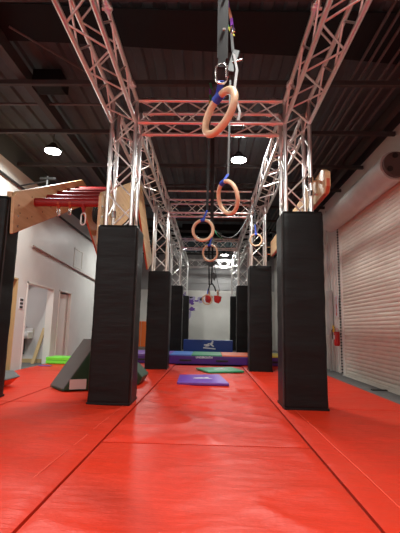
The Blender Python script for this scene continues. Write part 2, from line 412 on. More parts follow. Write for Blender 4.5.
# ------------------------------------------------------------ column pads
def pad(x0, x1, y0, y1, h, label, seed, group='black column pads'):
    root = empty('column_pad', label, 'pad', ((x0+x1)/2, (y0+y1)/2, .012), group)
    rc = .035; per = []
    def arc(cx_, cy_, a0):
        return [(cx_+rc*math.cos(math.radians(a0+22.5*k)), cy_+rc*math.sin(math.radians(a0+22.5*k))) for k in range(5)]
    def line(p, q, n_): return [(p[0]+(q[0]-p[0])*k/n_, p[1]+(q[1]-p[1])*k/n_) for k in range(1, n_)]
    c1, c2, c3, c4 = arc(x1-rc, y0+rc, -90), arc(x1-rc, y1-rc, 0), arc(x0+rc, y1-rc, 90), arc(x0+rc, y0+rc, 180)
    per = c1+line(c1[-1], c2[0], 8)+c2+line(c2[-1], c3[0], 8)+c3+line(c3[-1], c4[0], 8)+c4+line(c4[-1], c1[0], 8)
    P = len(per); K = 70; vs = []; fs = []; mx, my = (x0+x1)/2, (y0+y1)/2
    for k in range(K+1):
        z = .012+h*k/K
        for (X, Y) in per:
            nv = noise.noise(Vector((X*1.2+seed*7, Y*1.2, z*4.5)))*.007+noise.noise(Vector((X*3+seed*3, Y*3, z*13)))*.0035
            s_ = 0 if k in (0,) else nv
            if k == K: s_ = -.012
            d = math.hypot(X-mx, Y-my)
            vs.append((X+(X-mx)/d*s_, Y+(Y-my)/d*s_, z))
    for k in range(K):
        for i in range(P): fs.append((k*P+i, k*P+(i+1) % P, (k+1)*P+(i+1) % P, (k+1)*P+i))
    fs.append(tuple(range(P-1, -1, -1)))
    # top: a rim round the truss, then down inside
    iv = []
    for j, zz in ((0, 0), (1, -.25)):
        for (X, Y) in per:
            iv.append((mx+(X-mx)*.80, my+(Y-my)*.78, h+.012+zz))
    n0 = len(vs); vs += iv
    for i in range(P):
        fs.append((K*P+i, K*P+(i+1) % P, n0+(i+1) % P, n0+i)); fs.append((n0+i, n0+(i+1) % P, n0+P+(i+1) % P, n0+P+i))
    child(MB().add(vs, fs), 'cover', 'pad', root, smooth=True)
    inner = x1 if mx < 0 else x0; sg = 1 if mx < 0 else -1
    # closing flap edge on the aisle side, hem at the foot
    child(MB().box((min(inner, inner+sg*.008), y0+.06, .03), (max(inner, inner+sg*.008), y0+.085, h-.02)), 'closing_edge', 'pad_edge', root)
    child(MB().box((x0-.006, y0-.006, 0), (x1+.006, y1+.006, .03)), 'foot_hem', 'pad', root, bevel=.004)
    return root
B_ = 'tall black vinyl pad around the '
pad(-1.568, -1.015, 5.16, 5.68, 2.375, B_+'front left column, hiding part of the wedge', 1)
pad(.9714, 1.5267, 5.16, 5.68, 2.605, B_+'front right column, nearest the roller door', 2)
pad(-1.568, -1.015, 9.60, 10.12, 2.39, B_+'second column of the left row', 3)
pad(.9714, 1.5267, 9.60, 10.12, 2.565, B_+'second column of the right row', 4)
pad(-1.568, -1.015, 14.05, 14.57, 2.52, B_+'third column of the left row', 5)
pad(.9714, 1.5267, 14.05, 14.57, 2.56, B_+'third column of the right row', 6)
pad(-1.568, -1.015, 18.5, 19.02, 2.52, B_+'rearmost column of the left row', 7)
pad(.9714, 1.5267, 18.5, 19.02, 2.54, B_+'rearmost column of the right row', 8)
pad(-3.46, -2.88, 5.16, 5.60, 2.78, B_+'outer left post at the left photo edge', 9)

# ------------------------------------------------------------ arched ladder on the left
lad = empty('arch_ladder', 'rising and falling plywood arch with red rungs, left of the front left column', 'climbing frame', (-2.2, 5.1, 2.1))
pa = [(5.27, 2.27), (5.22, 2.80), (5.29, 2.90), (7.94, 4.13), (8.45, 4.08), (9.95, 3.0), (9.95, 2.45), (9.5, 2.72), (8.05, 3.58)]
pb = [(5.30, 2.13), (5.30, 2.85), (5.35, 2.92), (7.95, 4.14), (8.50, 4.06), (10.35, 2.74), (9.62, 2.44), (8.9, 2.98), (8.05, 3.60), (6.9, 2.92)]
for poly, xx in ((pa, -2.855), (pb, -1.625)):
    bd = child(MB().prism(poly, 'x', xx, xx+.045), 'side_board', 'ply', lad, bevel=.006)
    # painted lower edge
    lo = [poly[0], poly[-1]] if poly is pa else [poly[0], poly[-1], poly[-2]]
    pts = [Vector((xx+.0225, *q)) for q in ([poly[0]]+list(reversed(poly[6:])))]
    child(MB().strip([q-Vector((0, 0, .003)) for q in pts], .030, .008, (1, 0, 0)), 'painted_edge', 'ply_edge', bd)
    hole = None
    for k in range(14):
        t = random.random()*.8; s2 = random.uniform(.18, .82)
        q = Vector(poly[0]).lerp(Vector(poly[-1] if poly is pa else poly[-2]), t).lerp(Vector(poly[2]).lerp(Vector(poly[3]), t), s2)
        if hole is None: hole = child(MB().tube([(xx+.022, 0, 0), (xx+.046, 0, 0)], .014, 8), 'bolt_hole', 'hole', bd); h_ = hole
        else: h_ = hole.copy(); COL.objects.link(h_); h_.parent = bd
        h_.location = hole.location.copy(); base = bd.location+lad.location; h_.location.y = 0; h_.location.z = 0; h_.location.y = q[0]; h_.location.z = q[1]
    for q in ((5.36, 2.40), (5.35, 2.55), (5.34, 2.70)):
        child(MB().tube([(xx+.043, q[0], q[1]), (xx+.063, q[0], q[1])], .022, 6), 'bolt', 'chrome', bd)
RUNG = [(5.86, 2.93), (6.29, 3.14), (6.72, 3.36), (7.15, 3.57), (7.58, 3.77), (8.75, 3.62), (9.2, 3.26)]
for y, z in RUNG:
    child(MB().tube([(-2.81, y, z), (-1.60, y, z)], .045, 12, flat=1.55, up=(0, 0, 1)), 'rung', 'redbar', lad, smooth=True)
child(MB().box((-2.93, 5.24, 2.80), (-2.858, 5.36, 2.88)), 'backing_board', 'ply', lad)
for z in (2.42, 2.66):
    child(MB().tube([(-1.60, 5.6, z), (-1.46, 5.6, z)], .03, 10).tube([(-1.48, 5.6, z-.05), (-1.48, 5.6, z+.05)], .045, 10), 'clamp', 'chrome', lad)
# hangers below the rungs
def oval(c, wd, h, r, nrm=(0, 1, 0), n=24, upv=(0, 0, 1)):
    nrm = Vector(nrm).normalized(); upv = Vector(upv); upv = (upv-nrm*upv.dot(nrm)).normalized(); sd = upv.cross(nrm); c = Vector(c); pts = []
    for k in range(n):
        a = 2*PI*k/n; X = math.cos(a); Y = math.sin(a)
        pts.append(c+sd*(wd/2-r)*X+upv*((h-wd)/2*(1 if Y >= 0 else -1)+(wd/2-r)*Y))
    return MB().tube(pts, r, 8, closed=True)
def hanger(x, y, z, m1, m2, drop, label, sz=.10):
    root = empty('hanging_carabiner', label, 'carabiner', (x, y, z-.04), 'carabiners hanging from the red rungs')
    child(MB().strip([(x, y-.046, z), (x, y-.05, z-.03), (x, y-.02, z-drop*.6), (x, y, z-drop)], .035, .006, (1, 0, 0)).strip([(x, y+.046, z), (x, y+.05, z-.03), (x, y+.02, z-drop*.6), (x, y, z-drop)], .035, .006, (1, 0, 0)).strip([(x, y-.046, z), (x, y-.03, z+.035), (x, y, z+.047), (x, y+.03, z+.035), (x, y+.046, z)], .035, .006, (1, 0, 0)), 'sling', m1, root)
    child(oval((x, y, z-drop-sz*.45), sz*.62, sz*1.25, .012, (.3, 1, 0)), 'ring_link', m2, root, smooth=True)
hanger(-2.42, 5.86, 2.92, 'ply_edge', 'chrome', .10, 'small orange sling with metal link under the first red rung, leftmost', .11)
hanger(-2.24, 5.86, 2.92, 'ply_edge', 'chrome', .09, 'small orange sling with metal link, second from the left under the rungs', .10)
hanger(-2.02, 5.86, 2.92, 'redbar', 'porcelain', .18, 'red sling with a white oval link under the first red rung', .17)
hanger(-1.88, 6.29, 3.13, 'blk', 'chrome', .22, 'black sling under the second red rung', .12)
hanger(-2.02, 6.72, 3.35, 'ply_edge', 'chrome', .36, 'orange sling with metal link hanging low, nearest the plywood board', .12)
b = MB()
for k in range(4):
    b.tube([(-1.98+.05*math.sin(a)+.02*k, 6.35+.02*k, 3.02-.12+.15*math.cos(a)-.02*k) for a in [2*PI*j/18 for j in range(18)]], .014, 6, closed=True)
tag(b.build('rope_coil', 'blk', smooth=True), 'tangled black rope coil hung from the red rungs', 'rope')

# plank on the right columns
bd = empty('climbing_plank', 'long plywood plank with orange lower edge clamped outside the right row of columns', 'plank', (1.53, 4.9, 2.8))
pk = child(MB().prism([(4.93, 2.90), (5.0, 2.82), (9.6, 2.82), (9.6, 3.19), (5.08, 3.19), (4.93, 3.10)], 'x', 1.50, 1.57), 'plank', 'ply', bd, bevel=.006)
child(MB().strip([(1.535, 4.925, 3.0), (1.535, 4.925, 2.895), (1.535, 4.995, 2.815), (1.535, 9.6, 2.815)], .040, .012, (1, 0, 0)), 'painted_edge', 'ply_edge', pk)
for y in (5.25, 9.72):
    for z in (2.9, 3.09):
        child(MB().tube([(1.37, y, z), (1.51, y, z)], .022, 8).tube([(1.39, y, z-.04), (1.39, y, z+.04)], .042, 10), 'clamp', 'chrome', bd)

# ------------------------------------------------------------ rings and straps
def ring(c, nrm, R, r, label, upd=None):
    c = Vector(c); nrm = Vector(nrm).normalized(); upd = Vector(upd) if upd is not None else Vector((0, 0, 1))
    a = (upd-nrm*upd.dot(nrm)).normalized(); b_ = nrm.cross(a)
    root = empty('gymnastic_ring', label, 'ring', c, 'wooden gymnastic rings')
    child(MB().tube([c+(a*math.cos(t)+b_*math.sin(t))*R for t in [2*PI*k/48 for k in range(48)]], r, 14, closed=True), 'ring_body', 'ring', root, smooth=True)
    top = c+a*R
    return root, top, a, b_
def wrap(root, top, a, b_, c, R, r, off=0.0, m='blue'):
    c = Vector(c); pts = [c+(a*math.cos(t)+b_*math.sin(t))*R for t in [off-.22+.44*k/6 for k in range(7)]]
    child(MB().tube(pts, r+.005, 14), 'webbing_wrap', m, root, smooth=True)
def webbing(pts, wd, th, m, name, root, side=(1, 0, 0)): return child(MB().strip(pts, wd, th, side), name, m, root)
def cara(c, label, sz=.12, nrm=(0, 1, 0)):
    root = empty('carabiner', label, 'carabiner', c, 'steel carabiners')
    child(oval(c, sz*.55, sz, .0075, nrm), 'body', 'chrome', root, smooth=True)
    c = Vector(c); child(MB().tube([c+Vector((sz*.23, 0, -sz*.16)), c+Vector((sz*.23, 0, sz*.16))], .010, 8), 'gate_sleeve', 'chrome', root, smooth=True)
Rg, rg = .143, .019
# ring 1 (nearest)
W1 = -.42; c1 = Vector((.036, 2.12, 2.264)); n1 = RR*.82-UU*.30+FW*.52
r1, top, a, b_ = ring(c1, n1, .138, .022, 'largest wooden ring, nearest, hanging highest with a blue wrap', (.10, 0, 1))
wrap(r1, top, a, b_, c1, .138, .022, W1)
top = c1+(a*math.cos(W1)+b_*math.sin(W1))*.155
zc = 2.515
s1 = empty('ring_strap', 'wide black webbing strap with a blue sling, holding the nearest ring', 'strap', (.05, 2.12, zc), 'straps holding the rings')
webbing([top, top.lerp(Vector((.045, 2.12, zc-.05)), .5)+Vector((0, 0, .0)), (.045, 2.12, zc-.045)], .036, .012, 'blue', 'blue_sling', s1)
cara((.045, 2.12, zc), 'steel carabiner between the nearest ring and its wide black strap', .145)
webbing([(.045, 2.12, zc+.04), (.047, 2.12, zc+.09), (.05, 2.12, zc+.12)], .045, .012, 'strap', 'strap_end', s1)
mw = webbing([(.05, 2.12, zc+.10), (.05, 2.12, 3.2), (.05, 2.14, 3.9), (.05, 2.2, 4.56)], .066, .008, 'strap', 'webbing', s1)
mk = MB()
for k in (0, 3, 4, 7):
    z = 2.80+k*.075; mk.box((.05+random.uniform(-.01, .012), 2.105, z), (.05+random.uniform(.014, .024), 2.1145, z+.012))
child(mk, 'printed_marks', 'mark', mw)
# ring 2
c2 = Vector((.145, 3.38, 2.178)); n2 = RR*.84+UU*.22+FW*.5
r2, top, a, b_ = ring(c2, n2, .146, .019, 'wooden ring with a blue wrap just below the lit lamp, second nearest', (-.15, 0, 1))
wrap(r2, top, a, b_, c2, .146, .019, 0)
s2 = empty('ring_strap', 'long grey strap with buckle hung from a green, yellow and purple sling', 'strap', (.14, 3.38, 2.35), 'straps holding the rings')
sx = .155
webbing([c2+a*.15, (sx-.01, 3.38, 2.40)], .024, .010, 'blue', 'blue_sling', s2)
webbing([(sx-.01, 3.38, 2.38), (sx, 3.38, 3.0), (sx+.005, 3.4, 3.52)], .018, .005, 'strap_g', 'webbing', s2)
webbing([(sx+.03, 3.37, 3.50), (sx+.03, 3.37, 3.60), (sx+.01, 3.39, 3.86)], .026, .006, 'strap_g', 'upper_webbing', s2)
bk = child(MB().box((sx-.01, 3.33, 3.40), (sx+.065, 3.39, 3.64), Matrix.Rotation(.25, 3, 'Y')), 'buckle', 'blk', s2, bevel=.008)
child(MB().tube([(sx+.02, 3.33, 3.50), (sx+.11, 3.33, 3.53)], .012, 8), 'lever', 'chrome', bk, smooth=True)
webbing([(sx+.03, 3.32, 3.58), (sx+.06, 3.30, 3.40), (sx+.04, 3.29, 3.22), (sx+.055, 3.30, 3.1), (sx+.09, 3.31, 2.98), (sx+.075, 3.32, 2.90)], .026, .003, 'mark', 'loose_tail', s2, (1, .5, 0))
for k, (m_, z0, z1, x0, x1) in enumerate((('yg', 3.84, 4.02, .03, -.01), ('green', 4.0, 4.2, -.01, -.06), ('green', 4.2, 4.54, -.06, -.07))):
    webbing([(sx+x0, 3.40+.1*k, z0), (sx+x1, 3.5+.1*k, z1)], .030, .008, m_, 'loop_section', s2)
for k, (m_, z0, z1, x0, x1) in enumerate((('pur', 3.90, 4.14, .02, .015), ('org', 4.12, 4.35, .015, -.01), ('pur', 4.34, 4.54, -.01, -.02))):
    webbing([(sx+x0, 3.43+.1*k, z0), (sx+x1, 3.52+.1*k, z1)], .028, .008, m_, 'loop_section', s2)
cara((sx+.012, 3.40, 3.90), 'steel carabiner under the green and purple sling', .11, (1, .3, 0))
# ring 3
c3 = Vector((-.11, 5.0, 2.287))
r3, top, a, b_ = ring(c3, FW*1+RR*.28-UU*.1, .137, .021, 'round pale ring facing the viewer, lower left of the second ring')
wrap(r3, top, a, b_, c3, .137, .021, 0)
s3 = empty('ring_strap', 'black strap with a green and yellow sling on top, holding the ring seen face on', 'strap', (-.1, 5.0, 2.4), 'straps holding the rings')
webbing([c3+a*.14, (-.06, 5.0, 2.56)], .026, .012, 'blue', 'blue_sling', s3)
webbing([(-.06, 5.0, 2.55), (-.05, 5.05, 4.1)], .032, .006, 'strap', 'webbing', s3)
for k, m_ in enumerate(('yg', 'green', 'pur', 'green')):
    webbing([(-.05+.02*(k % 2), 5.05+.04*k, 4.08+.12*k), (-.05, 5.09+.04*k, 4.21+.12*k)], .03, .01, m_, 'loop_section', s3)
# ring 4
c4 = Vector((-.015, 6.6, 2.294))
r4, top, a, b_ = ring(c4, FW+RR*.5, .137, .018, 'small orange-lit ring directly below the face-on ring')
wrap(r4, top, a, b_, c4, .137, .018, 0)
s4 = empty('ring_strap', 'black twin strap holding the fourth ring in the middle of the aisle', 'strap', (0, 6.6, 2.45), 'straps holding the rings')
webbing([c4+a*.14, (.01, 6.62, 2.6)], .024, .01, 'blue', 'blue_sling', s4)
webbing([(.01, 6.62, 2.58), (0, 6.68, 4.55)], .06, .008, 'strap', 'webbing', s4)
# ring 5, at the right truss
c5 = Vector((1.075, 9.1, 3.12))
r5, top, a, b_ = ring(c5, FW+RR*.25, .138, .02, 'small pale ring hanging under the right lengthwise truss')
wrap(r5, top, a, b_, c5, .138, .02, 0)
s5 = empty('ring_strap', 'short blue and black strap from the right truss to the small pale ring', 'strap', (1.06, 9.1, 3.27), 'straps holding the rings')
webbing([c5+a*.15, (1.05, 9.1, 3.5)], .03, .012, 'blue', 'blue_sling', s5)
webbing([(1.05, 9.1, 3.48), (1.04, 9.1, 4.0)], .035, .008, 'strap', 'webbing', s5)
# far grips
c6 = Vector((-.09, 11.8, 1.87))
r6, top, a, b_ = ring(c6, FW+RR*.2, .145, .022, 'farthest ring, low in the aisle in front of the red grips')
s6 = empty('ring_strap', 'black rope pair spreading down to the farthest ring and red grips', 'strap', (0, 11.8, 2.0), 'straps holding the rings')
webbing([c6+a*.15, (-.06, 11.8, 2.2)], .035, .012, 'blue', 'blue_sling', s6)
child(MB().tube([(-.06, 11.8, 2.14), (-.02, 11.8, 2.32), (.05, 11.8, 2.38), (.13, 11.8, 2.25), (.17, 11.8, 2.12)], .022, 8), 'spreader_rope', 'strap', s6, smooth=True)
for x in (-.06, .05): webbing([(x*.6, 11.8, 2.32), (x, 11.8, 3.1), (x, 12.58, 4.56)], .05, .01, 'strap', 'webbing', s6)
child(MB().prism([(-.25, 3.02), (-.02, 3.16), (.22, 3.02), (.0, 2.88)], 'y', 11.80, 11.86), 'black_spreader', 'blk', s6)
child(MB().prism([(.08, 2.72), (.19, 2.60), (.12, 2.44), (.05, 2.55)], 'y', 11.78, 11.83), 'black_block', 'blk', s6)
child(MB().tube([(.09, 11.8, 3.0), (.20, 11.8, 2.5), (.29, 11.8, 2.12)], .008, 6), 'thin_cord', 'cable', s6)
for k, (x, lb) in enumerate(((-.07, 'left red cone grip hung at the far end of the aisle'), (.20, 'right red cone grip hung at the far end of the aisle'))):
    g = empty('cone_grip', lb, 'grip', (x, 11.9, 1.78), 'red grips at the far end')
    child(MB().tube([(x, 12.05, 1.79), (x+.02, 12.05, 1.86), (x+.04, 12.05, 2.0)], [.07, .11, .12], 14), 'cone', 'ext', g, smooth=False)
    child(MB().tube([(x+.04, 12.05, 2.0), (x+.04, 12.05, 2.08), (x+.02, 11.82, 2.14)], .03, 8), 'eye_bolt', 'ring', g)
# slack ropes going over to the right truss
b = MB().tube([(.03+.98*t, 8.19+.6*t, 3.15-.5*math.sin(PI*t)+.82*t) for t in [k/16 for k in range(17)]], .014, 6)
tag(b.build('slack_rope', 'cable', smooth=True), 'sagging black rope from the middle of the aisle to the right truss', 'rope')
b = MB().strip([(.035, 8.18, 3.19), (.12, 8.2, 3.02), (.25, 8.32, 2.93)], .03, .01, (0, 1, 0))
tag(b.build('green_sling', 'green'), 'short green sling hooked in the slack rope over the aisle', 'sling')
# central black lifting line
b = MB().strip([(.02, 8.2, 4.56), (.02, 8.2, 2.75)], .05, .01, (1, 0, 0))
tag(b.build('hanging_strap', 'strap'), 'bare black strap hanging behind the small orange-lit ring', 'strap')

# ------------------------------------------------------------ mats, wedge and blocks on the floor
def slab(name, quad, z0, z1, m, label, cat, group=None, bev=.015):
    b = MB(); n = len(quad); b.add([(x, y, z0) for x, y in quad]+[(x, y, z1) for x, y in quad], [tuple(range(n-1, -1, -1)), tuple(range(n, 2*n))]+[(i, (i+1) % n, n+(i+1) % n, n+i) for i in range(n)])
    o = b.build(name, m, bevel=bev, org=(quad[0][0], quad[0][1], z0), seg=3)
    return tag(o, label, cat, group)
def logo(root, P, ex, ey, s, m='white'):
    """a leaping figure over a bar: several flat strokes"""
    ex, ey = Vector(ex), Vector(ey); P = Vector(P); nz = ex.cross(ey)
    st_ = [[(-.5, -.22), (.5, -.30), (.5, -.20), (-.5, -.12)], [(-.45, .0), (-.1, .04), (.05, .16), (-.05, .22), (-.2, .12), (-.45, .10)],
           [(.0, .12), (.18, .30), (.34, .24), (.22, .12), (.40, -.06), (.30, -.10), (.12, .02)], [(.16, .34), (.26, .42), (.34, .36), (.28, .28)], [(-.35, -.08), (-.05, -.06), (.06, .04), (-.06, .08), (-.34, .0)]]
    mb = MB()
    for p in st_:
        n = len(p); v0 = [P+ex*a*s+ey*b_*s for a, b_ in p]; mb.add(v0+[v+nz*.003 for v in v0], [tuple(range(n)), tuple(range(2*n-1, n-1, -1))]+[(i, (i+1) % n, n+(i+1) % n, n+i) for i in range(n)])
    child(mb, 'printed_emblem', m, root)
o1 = slab('landing_mat', [(-.56, 7.0), (.36, 7.03), (.22, 8.35), (-.60, 8.10)], .012, .065, 'purple_l', 'small purple mat lying flat in the aisle, nearer than the green one', 'mat', 'small flat mats in the aisle')
logo(o1, (-.12, 7.62, .066), (1, .05, 0), (-.03, 1, 0), .36)
o2 = slab('landing_mat', [(-.02, 8.86), (.82, 9.22), (.56, 10.15), (-.32, 9.70)], .012, .055, 'mgreen', 'small green mat lying flat in the aisle, before the purple crash mat', 'mat', 'small flat mats in the aisle')
logo(o2, (.26, 9.5, .056), (.93, .36, 0), (-.36, .93, 0), .34)
# crash mat
cm = empty('crash_mat', 'long purple crash mat with a multicoloured top lying across the aisle', 'mat', (0, 11.8, .0))
child(MB().box((-2.35, 11.05, .012), (2.45, 12.6, .24)), 'purple_body', 'purple', cm, bevel=.02)
for x0, x1, m_, n_ in ((-2.35, -1.10, 'purple_l', 'purple'), (-1.10, -.50, 'blue_l', 'blue'), (-.50, .36, 'mgreen', 'green'), (.36, 1.35, 'coral', 'coral'), (1.35, 2.45, 'yellow', 'yellow')):
    q = child(MB().box((x0+.004, 11.05, .238), (x1-.004, 12.6, .272)), 'top_panel', m_, cm, bevel=.01); q['label'] = n_+' top panel'
for x in (-.66, .36, -1.9, 1.9):
    child(MB().box((x-.17, 11.035, .09), (x+.17, 11.052, .14)), 'carry_handle', 'blk', cm, bevel=.006)
text_mesh('UNDEROUTH', .075, 'lettering', 'white', cm, Matrix.Translation((-.14, 11.045, .20)) @ Matrix.Rotation(PI/2, 4, 'X'))
bm_ = empty('folded_mat', 'dark blue mat standing on edge behind the purple crash mat', 'mat', (-.05, 13.6, 0))
child(MB().box((-.89, 13.55, .0), (.80, 13.72, .615)), 'mat_body', 'blue_v', bm_, bevel=.02)
logo(bm_, (0, 13.545, .42), (1, 0, 0), (0, 0, 1), .42)
# wedge
wd = empty('foam_wedge', 'grey and dark green foam wedge with a white label, half behind the front left pad', 'wedge', (-2.2, 6.2, 0))
d = Vector((.90, .43, 0)).normalized(); s_ = Vector((-.36, .40, 0)); p0 = Vector((-2.23, 6.07, .012)); Lw, Hw = .50, .77
W3 = [p0, p0+d*(Lw+.30), p0+d*(Lw+.30)+Vector((0, 0, Hw)), p0+d*Lw+Vector((0, 0, Hw))]
wv = W3+[q+s_ for q in W3]
# fabric side walls and grey incline are separate skins
child(MB().add(wv, [(0, 1, 2, 3), (7, 6, 5, 4), (0, 4, 5, 1), (1, 5, 6, 2), (2, 6, 7, 3), (3, 7, 4, 0)]), 'wedge_body', 'dgreen', wd, bevel=.012)
up = Vector((0, 0, 1)); nrm = (W3[3]-W3[0]).cross(s_).normalized()
if nrm.z < 0: nrm = -nrm
iv = [W3[0]+d*.02+up*.02, W3[3]-up*.005, W3[3]+s_-up*.005, W3[0]+s_+d*.02+up*.02]
child(MB().add([q+nrm*.004 for q in iv]+[q+nrm*.016 for q in iv], [(0, 3, 2, 1), (4, 5, 6, 7), (0, 1, 5, 4), (1, 2, 6, 5), (2, 3, 7, 6), (3, 0, 4, 7)]), 'incline', 'grey', wd, bevel=.005)
nf = Vector((d.y, -d.x, 0)); q0 = p0+d*.10+nf*.012+up*.02
child(MB().add([q0, q0+d*.25, q0+d*.25+up*.15, q0+up*.15]+[q-nf*.01 for q in (q0, q0+d*.25, q0+d*.25+up*.15, q0+up*.15)], [(0, 1, 2, 3), (7, 6, 5, 4), (0, 4, 5, 1), (1, 5, 6, 2), (2, 6, 7, 3), (3, 7, 4, 0)]), 'label_patch', 'label', wd)
# hexagonal dark green roller right of the front-left pad
b = MB().prism([(-1.62, .012), (-1.22, .012), (-1.15, .14), (-1.34, .33), (-1.62, .33), (-1.74, .17)], 'y', 6.92, 7.6)
tag(b.build('foam_block', 'dgreen', bevel=.012, org=(-1.5, 7.0, .012)), 'dark green angular foam block peeking out right of the front left pad', 'block')
# orange and grey block at the far left
ob = empty('foam_block', 'orange foam block with a grey top, at the left edge beside the leftmost pad', 'block', (-3.4, 6.4, 0))
child(MB().prism([(-3.6, .012), (-3.30, .012), (-3.17, .13), (-3.22, .15), (-3.7, .15)], 'y', 6.15, 6.6), 'block_body', 'orange', ob, bevel=.01)
child(MB().prism([(-3.7, .152), (-3.215, .152), (-3.155, .135), (-3.15, .15), (-3.27, .24), (-3.7, .24)], 'y', 6.14, 6.61), 'block_top', 'grey', ob, bevel=.01)
# lime folded mat
lm = empty('folded_mat', 'lime green folding mat lying folded by the left wall', 'mat', (-4.0, 10.5, 0))
for k in range(2): child(MB().box((-4.26, 10.25, .012+k*.085), (-3.62, 10.85, .092+k*.085)), 'mat_panel', 'lime', lm, bevel=.012)
# small dark strap on the concrete by the roller door
tag(MB().box((2.95, 7.32, FZ+.001), (3.22, 7.40, FZ+.02)).build('floor_strap', 'blk'), 'short black strip lying on the grey floor by the roller door', 'strip')
tag(MB().box((-4.18, 9.65, .008), (-3.9, 9.8, .02)).build('dropped_cloth', 'dpurple'), 'small dark item lying on the red mat near the open door', 'cloth')

# ------------------------------------------------------------ left wall details
tag(MB().tube([(XL+.05, 5.0, 4.12), (XL+.05, 20.3, 4.05)], .028, 8).build('wall_pipe', 'cable', smooth=True), 'black pipe running along the top of the left wall', 'pipe')
tag(MB().tube([(XL+.04, 9.25, 2.92), (XL+.04, 20.3, 2.50)], .025, 8).build('wall_rail', 'rail', smooth=True), 'thin brownish rail sloping along the white left wall', 'rail')
pn = MB()
for a, c in (((12.2, 2.88), (12.23, 3.5)), ((12.95, 2.88), (12.98, 3.5)), ((12.2, 2.88), (12.98, 2.91)), ((12.2, 3.47), (12.98, 3.5))): pn.box((XL, a[0], a[1]), (XL+.012, c[0], c[1]))
tag(pn.build('access_panel', 'wall_r'), 'faint rectangular access panel outline high on the left wall', 'panel')
sg = empty('wall_sign', 'small black and white sign on the wall between two doorways', 'sign', (XL+.01, 9.0, 1.5))
child(MB().box((XL, 8.88, 1.36), (XL+.012, 9.06, 1.62)), 'board', 'white', sg)
for z in (1.375, 1.46, 1.545): child(MB().box((XL+.012, 8.90, z), (XL+.018, 9.04, z+.055)), 'black_panel', 'blk', sg)
# pull-up bracket high on the left wall
br = empty('wall_bracket', 'black steel bracket high on the left wall behind the plywood arch', 'bracket', (XL, 7.0, 3.9))
child(MB().tube([(XL, 8.3, 4.1), (-3.65, 8.2, 4.2)], .02, 8), 'arm', 'cable', br)
child(MB().tube([(-3.7, 8.2, 3.75), (-3.7, 8.2, 4.3)], .03, 8), 'post', 'cable', br)
child(MB().box((-3.86, 8.16, 4.22), (-3.5, 8.24, 4.27)), 'plate', 'cable', br)
# washroom contents
sk = empty('wall_sink', 'white wall sink with a dark bracket, inside the open doorway', 'sink', (-5.2, 10.95, .6))
child(MB().prism([(10.68, .80), (10.66, .70), (10.70, .62), (11.02, .62), (11.02, .90), (10.96, .90), (10.96, .80)], 'x', -5.48, -4.98), 'basin', 'porcelain', sk, bevel=.02)
child(MB().prism([(11.02, .64), (10.72, .64), (10.96, .18), (11.02, .18)], 'x', -5.28, -5.20), 'support', 'conduit', sk)
child(MB().tube([(-5.2, 10.97, .88), (-5.2, 10.97, 1.0), (-5.2, 10.86, 1.0), (-5.2, 10.84, .95)], .014, 8), 'faucet', 'chrome', sk, smooth=True)
b = MB().strip([(-4.80, 10.70, FZ), (-4.66, 10.97, .92)], .09, .04, (1, 0, 0))
tag(b.build('leaning_board', 'tan'), 'yellowish timber board leaning inside the open doorway', 'board')
wl_ = empty('washroom_fill_lamp', 'unseen lamp added under the ceiling to brighten the room behind the open doorway', 'lamp', (-5.5, 9.3, 2.66))  # unseen fixture, added to brighten the washroom through its doorway
child(MB().tube([(-5.5, 9.3, 2.66), (-5.5, 9.3, 2.70)], .14, 20), 'lens', 'lens', wl_)
ld = bpy.data.lights.new('lamp_light', 'AREA'); ld.shape = 'DISK'; ld.size = .26; ld.energy = 14
lo = bpy.data.objects.new('lamp_light', ld); COL.objects.link(lo); lo.location = (0, 0, -.02); lo.parent = wl_

# ------------------------------------------------------------ back wall
for k in range(3):
    tag(MB().box((XL+.02+k*.84, YB-.07, 0), (XL+.84+k*.84, YB, 1.30)).build('wall_pad', 'orange', bevel=.015), ['orange wall pad in the far left corner', 'orange wall pad beside the corner pad', 'orange wall pad visible between the left pillars'][k], 'pad', 'orange pads on the back wall')
mu = empty('wall_mural', 'purple and lavender masked figures painted on the back wall', 'mural', (-.8, YB-.01, 2.1))
def blob(cx_, cz_, rx, rz, m_, seed, name, w0=0.0):
    p = []
    for k in range(22):
        a = 2*PI*k/22; q = 1+.35*noise.noise(Vector((math.cos(a)*1.6+seed, math.sin(a)*1.6, seed*3)))*2
        p.append((cx_+rx*q*math.cos(a), cz_+rz*q*math.sin(a)))
    child(MB().prism(p, 'y', YB-.012-w0, YB), name, m_, mu)
blob(-1.05, 2.55, .26, .14, 'lav', 1, 'torso'); blob(-1.0, 2.35, .20, .13, 'dpurple', 2, 'arm', .004); blob(-.45, 2.5, .15, .19, 'lav', 3, 'head')
blob(-.47, 2.52, .09, .08, 'blk', 4, 'mask', .006); blob(-.92, 1.98, .15, .10, 'dpurple', 5, 'knee'); blob(-1.1, 1.72, .14, .16, 'lav', 6, 'leg'); blob(-1.35, 2.72, .08, .2, 'dpurple', 7, 'blade')
blob(-1.0, 2.60, .09, .05, 'blk', 8, 'eye', .008); blob(-.72, 2.42, .12, .04, 'dpurple', 9, 'scarf', .002)

